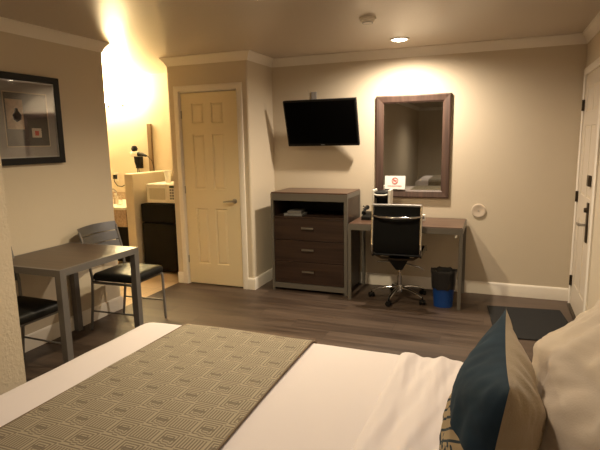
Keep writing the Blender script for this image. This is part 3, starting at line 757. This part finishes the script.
# turned blanket band near the pillows
fx0, fx1 = -.36, .58
b = MB()
def FP(u, v):
    x = fx0+(fx1-fx0)*u + .012*math.sin(v*5)*(1-u)
    L = .38+.10*PI/2+(by1-by0)-.20; s = v*L
    off = .011
    if u < .03: off = .011*math.sqrt(max(0, 1-((.03-u)/.03)**2))+.001
    wr = .010*noise.noise(Vector((x*7+.25*s*3, s*1.3, 1.5))) + .006*noise.noise(Vector((x*26+s*6, s*1.9, 7))) + .003*noise.noise(Vector((x*50-s*5, s*3, 17)))
    g_ = math.exp(-((x+.20-.02*math.sin(s*3))/.03)**2)*.010 - math.exp(-((x+.27)/.02)**2)*.006
    wr = (wr+g_)*min(1, u/.04)
    a = .25; yb, ye = by0, by1; r = .10
    # arc length from far side bottom
    top = ye-yb-2*r; q = s
    if s < .38: return (x, ye+off+wr*.6, BZ-r-(.38-s))
    s2 = s-.38
    if s2 < r*PI/2: th = s2/r; return (x, ye-r+(r+off+wr)*math.cos(th), BZ-r+(r+off+wr)*math.sin(th))
    s3 = s2-r*PI/2
    return (x, ye-r-s3, BZ+off+wr)
b.grid(FP, 130, 130)
o = b.build('blanket_fold', 'sheet', t, True, auto=False, world=True)
MB().box((.615, by0-.05, .15), (.685, by1+.05, 1.12), .012).build('headboard', 'woodmir', t, world=True)
# runner
t = thing('bed_runner', 'tan patterned bed runner across the foot of the foreground bed', 'bed runner', (-1.1, (by0+by1)/2, BZ))
runner = t; b = MB(); rx0, rx1 = -1.433, -.725
def prof(off):
    pts = []; r = .10
    for i in range(7): pts.append((by1+off, BZ-r-.34+.34*i/6))
    for i in range(1, 9): th = i/8*PI/2; pts.append((by1-r+(r+off)*math.cos(th), BZ-r+(r+off)*math.sin(th)))
    for i in range(1, 40): pts.append((by1-r-(by1-by0-2*r)*i/40, BZ+off))
    for i in range(0, 9): th = PI/2+i/8*PI/2; pts.append((by0+r+(r+off)*math.cos(th), BZ-r+(r+off)*math.sin(th)))
    for i in range(1, 7): pts.append((by0-off, BZ-r-.34*i/6))
    return pts
P1, P2 = prof(.013), prof(.006); NX = 36; gridt = []
for i in range(NX+1):
    f = i/NX; row = []
    for side, PP in ((0, P1), (1, P2)):
        rr = []
        for k, (y, z) in enumerate(PP):
            x = rx0+(rx1-rx0)*f + (.012*math.sin(y*2.3+.4)*f + .032*(y-1)*(1-f))
            e = min(f, 1-f)*NX
            zz = z+.004*noise.noise(Vector((x*3, y*3, 0)))*(1 if z > BZ-.05 else 0)
            tp = max(0, (bx0+.3-x)/.3); zz -= .012*tp*tp if z > BZ-.12 else 0
            rr.append(b._v((x, y, zz)))
        row.append(rr)
    gridt.append(row)
K = len(P1)
for i in range(NX):
    for k in range(K-1):
        for s in (0, 1): A, B = gridt[i][s], gridt[i+1][s]; b.bm.faces.new((A[k], A[k+1], B[k+1], B[k]))
for i in (0, NX):
    for k in range(K-1): b.bm.faces.new((gridt[i][0][k], gridt[i][0][k+1], gridt[i][1][k+1], gridt[i][1][k]))
for i in range(NX):
    for k in (0, K-1): b.bm.faces.new((gridt[i][0][k], gridt[i+1][0][k], gridt[i+1][1][k], gridt[i][1][k]))
b.build('cloth', 'runner', t, True, world=True)
for x, f in ((rx0, 0), (rx1, 1)):
    pts = [(x+(.012*math.sin(y*2.3+.4)*f + .032*(y-1)*(1-f)), y, z-.012*max(0, (bx0+.3-x)/.3)**2) for y, z in prof(.010)]
    MB().tube(pts, .004, 8).build('piping', mat('runner_piping', (.17, .12, .075), .8), t, True, world=True)

sb = dup(bed, (bed.location.x, bed.location.y-2.95, 0), 0, 'second white bed behind, seen only in the wall mirror', 'motel beds')
bed['group'] = 'motel beds'
dup(runner, (runner.location.x, runner.location.y-2.95, BZ), 0, 'tan runner on the second bed, seen only in the mirror', 'patterned bed runners')
runner['group'] = 'patterned bed runners'

def pillow(w, h, th, side, seed=0, pinch=.10, n=56, wr=1.0, flop=0):
    """half pillow in local XY, bulging +z (side=1) or -z; seam in the plane"""
    b = MB()
    def P(u, v):
        a, c = u*2-1, v*2-1
        x = a*w/2*(1-pinch*(1-c*c)*abs(a)); y = c*h/2*(1-pinch*(1-a*a)*abs(c))
        t_ = max(0, (1-abs(a)**2.2)*(1-abs(c)**2.2))**.62
        z = th/2*t_
        e = t_**.7
        z += e*wr*(.016*noise.noise(Vector((a*2.2+seed, c*2.2, seed)))+.007*noise.noise(Vector((a*7+c*3, c*4-a*2, seed+3)))+.0015*noise.noise(Vector((a*13-c*9, c*8, seed+9))))
        # puckers along the seams
        ed = max(abs(a), abs(c)); z += .0022*wr*math.sin((a*24 if abs(c) > abs(a) else c*24)+seed)*max(0, 1-abs(ed-.86)/.14)*min(1, t_*3)
        return (x, y, side*z)
    b.grid(P, n, n); return b
# blue cushion
t = thing('throw_cushion', 'dark blue and tan throw cushion leaning on the cream pillow', 'cushion', (.005, 1.13, .889))
# local: x -> world y, y -> up, z -> -x (front)
Rm = Matrix(((0, 0, -1), (-1, 0, 0), (0, 1, 0))).to_4x4()
tilt = Matrix.Rotation(math.radians(-7), 4, 'Y').inverted()
q = (Matrix.Rotation(math.radians(8), 4, 'Y') @ Rm)
t.rotation_mode = 'QUATERNION'; t.rotation_quaternion = q.to_quaternion()
pillow(.46, .46, .20, 1, 1).build('front_panel', 'cush', t, True, auto=False)
pillow(.46, .46, .20, -1, 5).build('back_panel', 'cushback', t, True, auto=False)
# cream pillow
def cream(label, loc, w, h, th, ry, rz, seed):
    t = thing('bed_pillow', label, 'pillow', loc)
    t.rotation_mode = 'QUATERNION'; t.rotation_quaternion = (Matrix.Rotation(rz, 4, 'Z') @ Matrix.Rotation(ry, 4, 'Y') @ Rm).to_quaternion()
    b = pillow(w, h, th, 1, seed, .07, 70, 2.1); b2 = pillow(w, h, th, -1, seed+4, .07, 60, 2.1)
    me = bpy.data.meshes.new('half'); b2.bm.to_mesh(me); b2.bm.free(); b.bm.from_mesh(me)
    bmesh.ops.remove_doubles(b.bm, verts=b.bm.verts[:], dist=1e-4)
    b.build('pillowcase', 'cream', t, True, auto=False)
cream('large cream pillow standing behind the blue cushion', (.235, 1.27, .91), .76, .50, .28, math.radians(28), math.radians(0), 2.3)
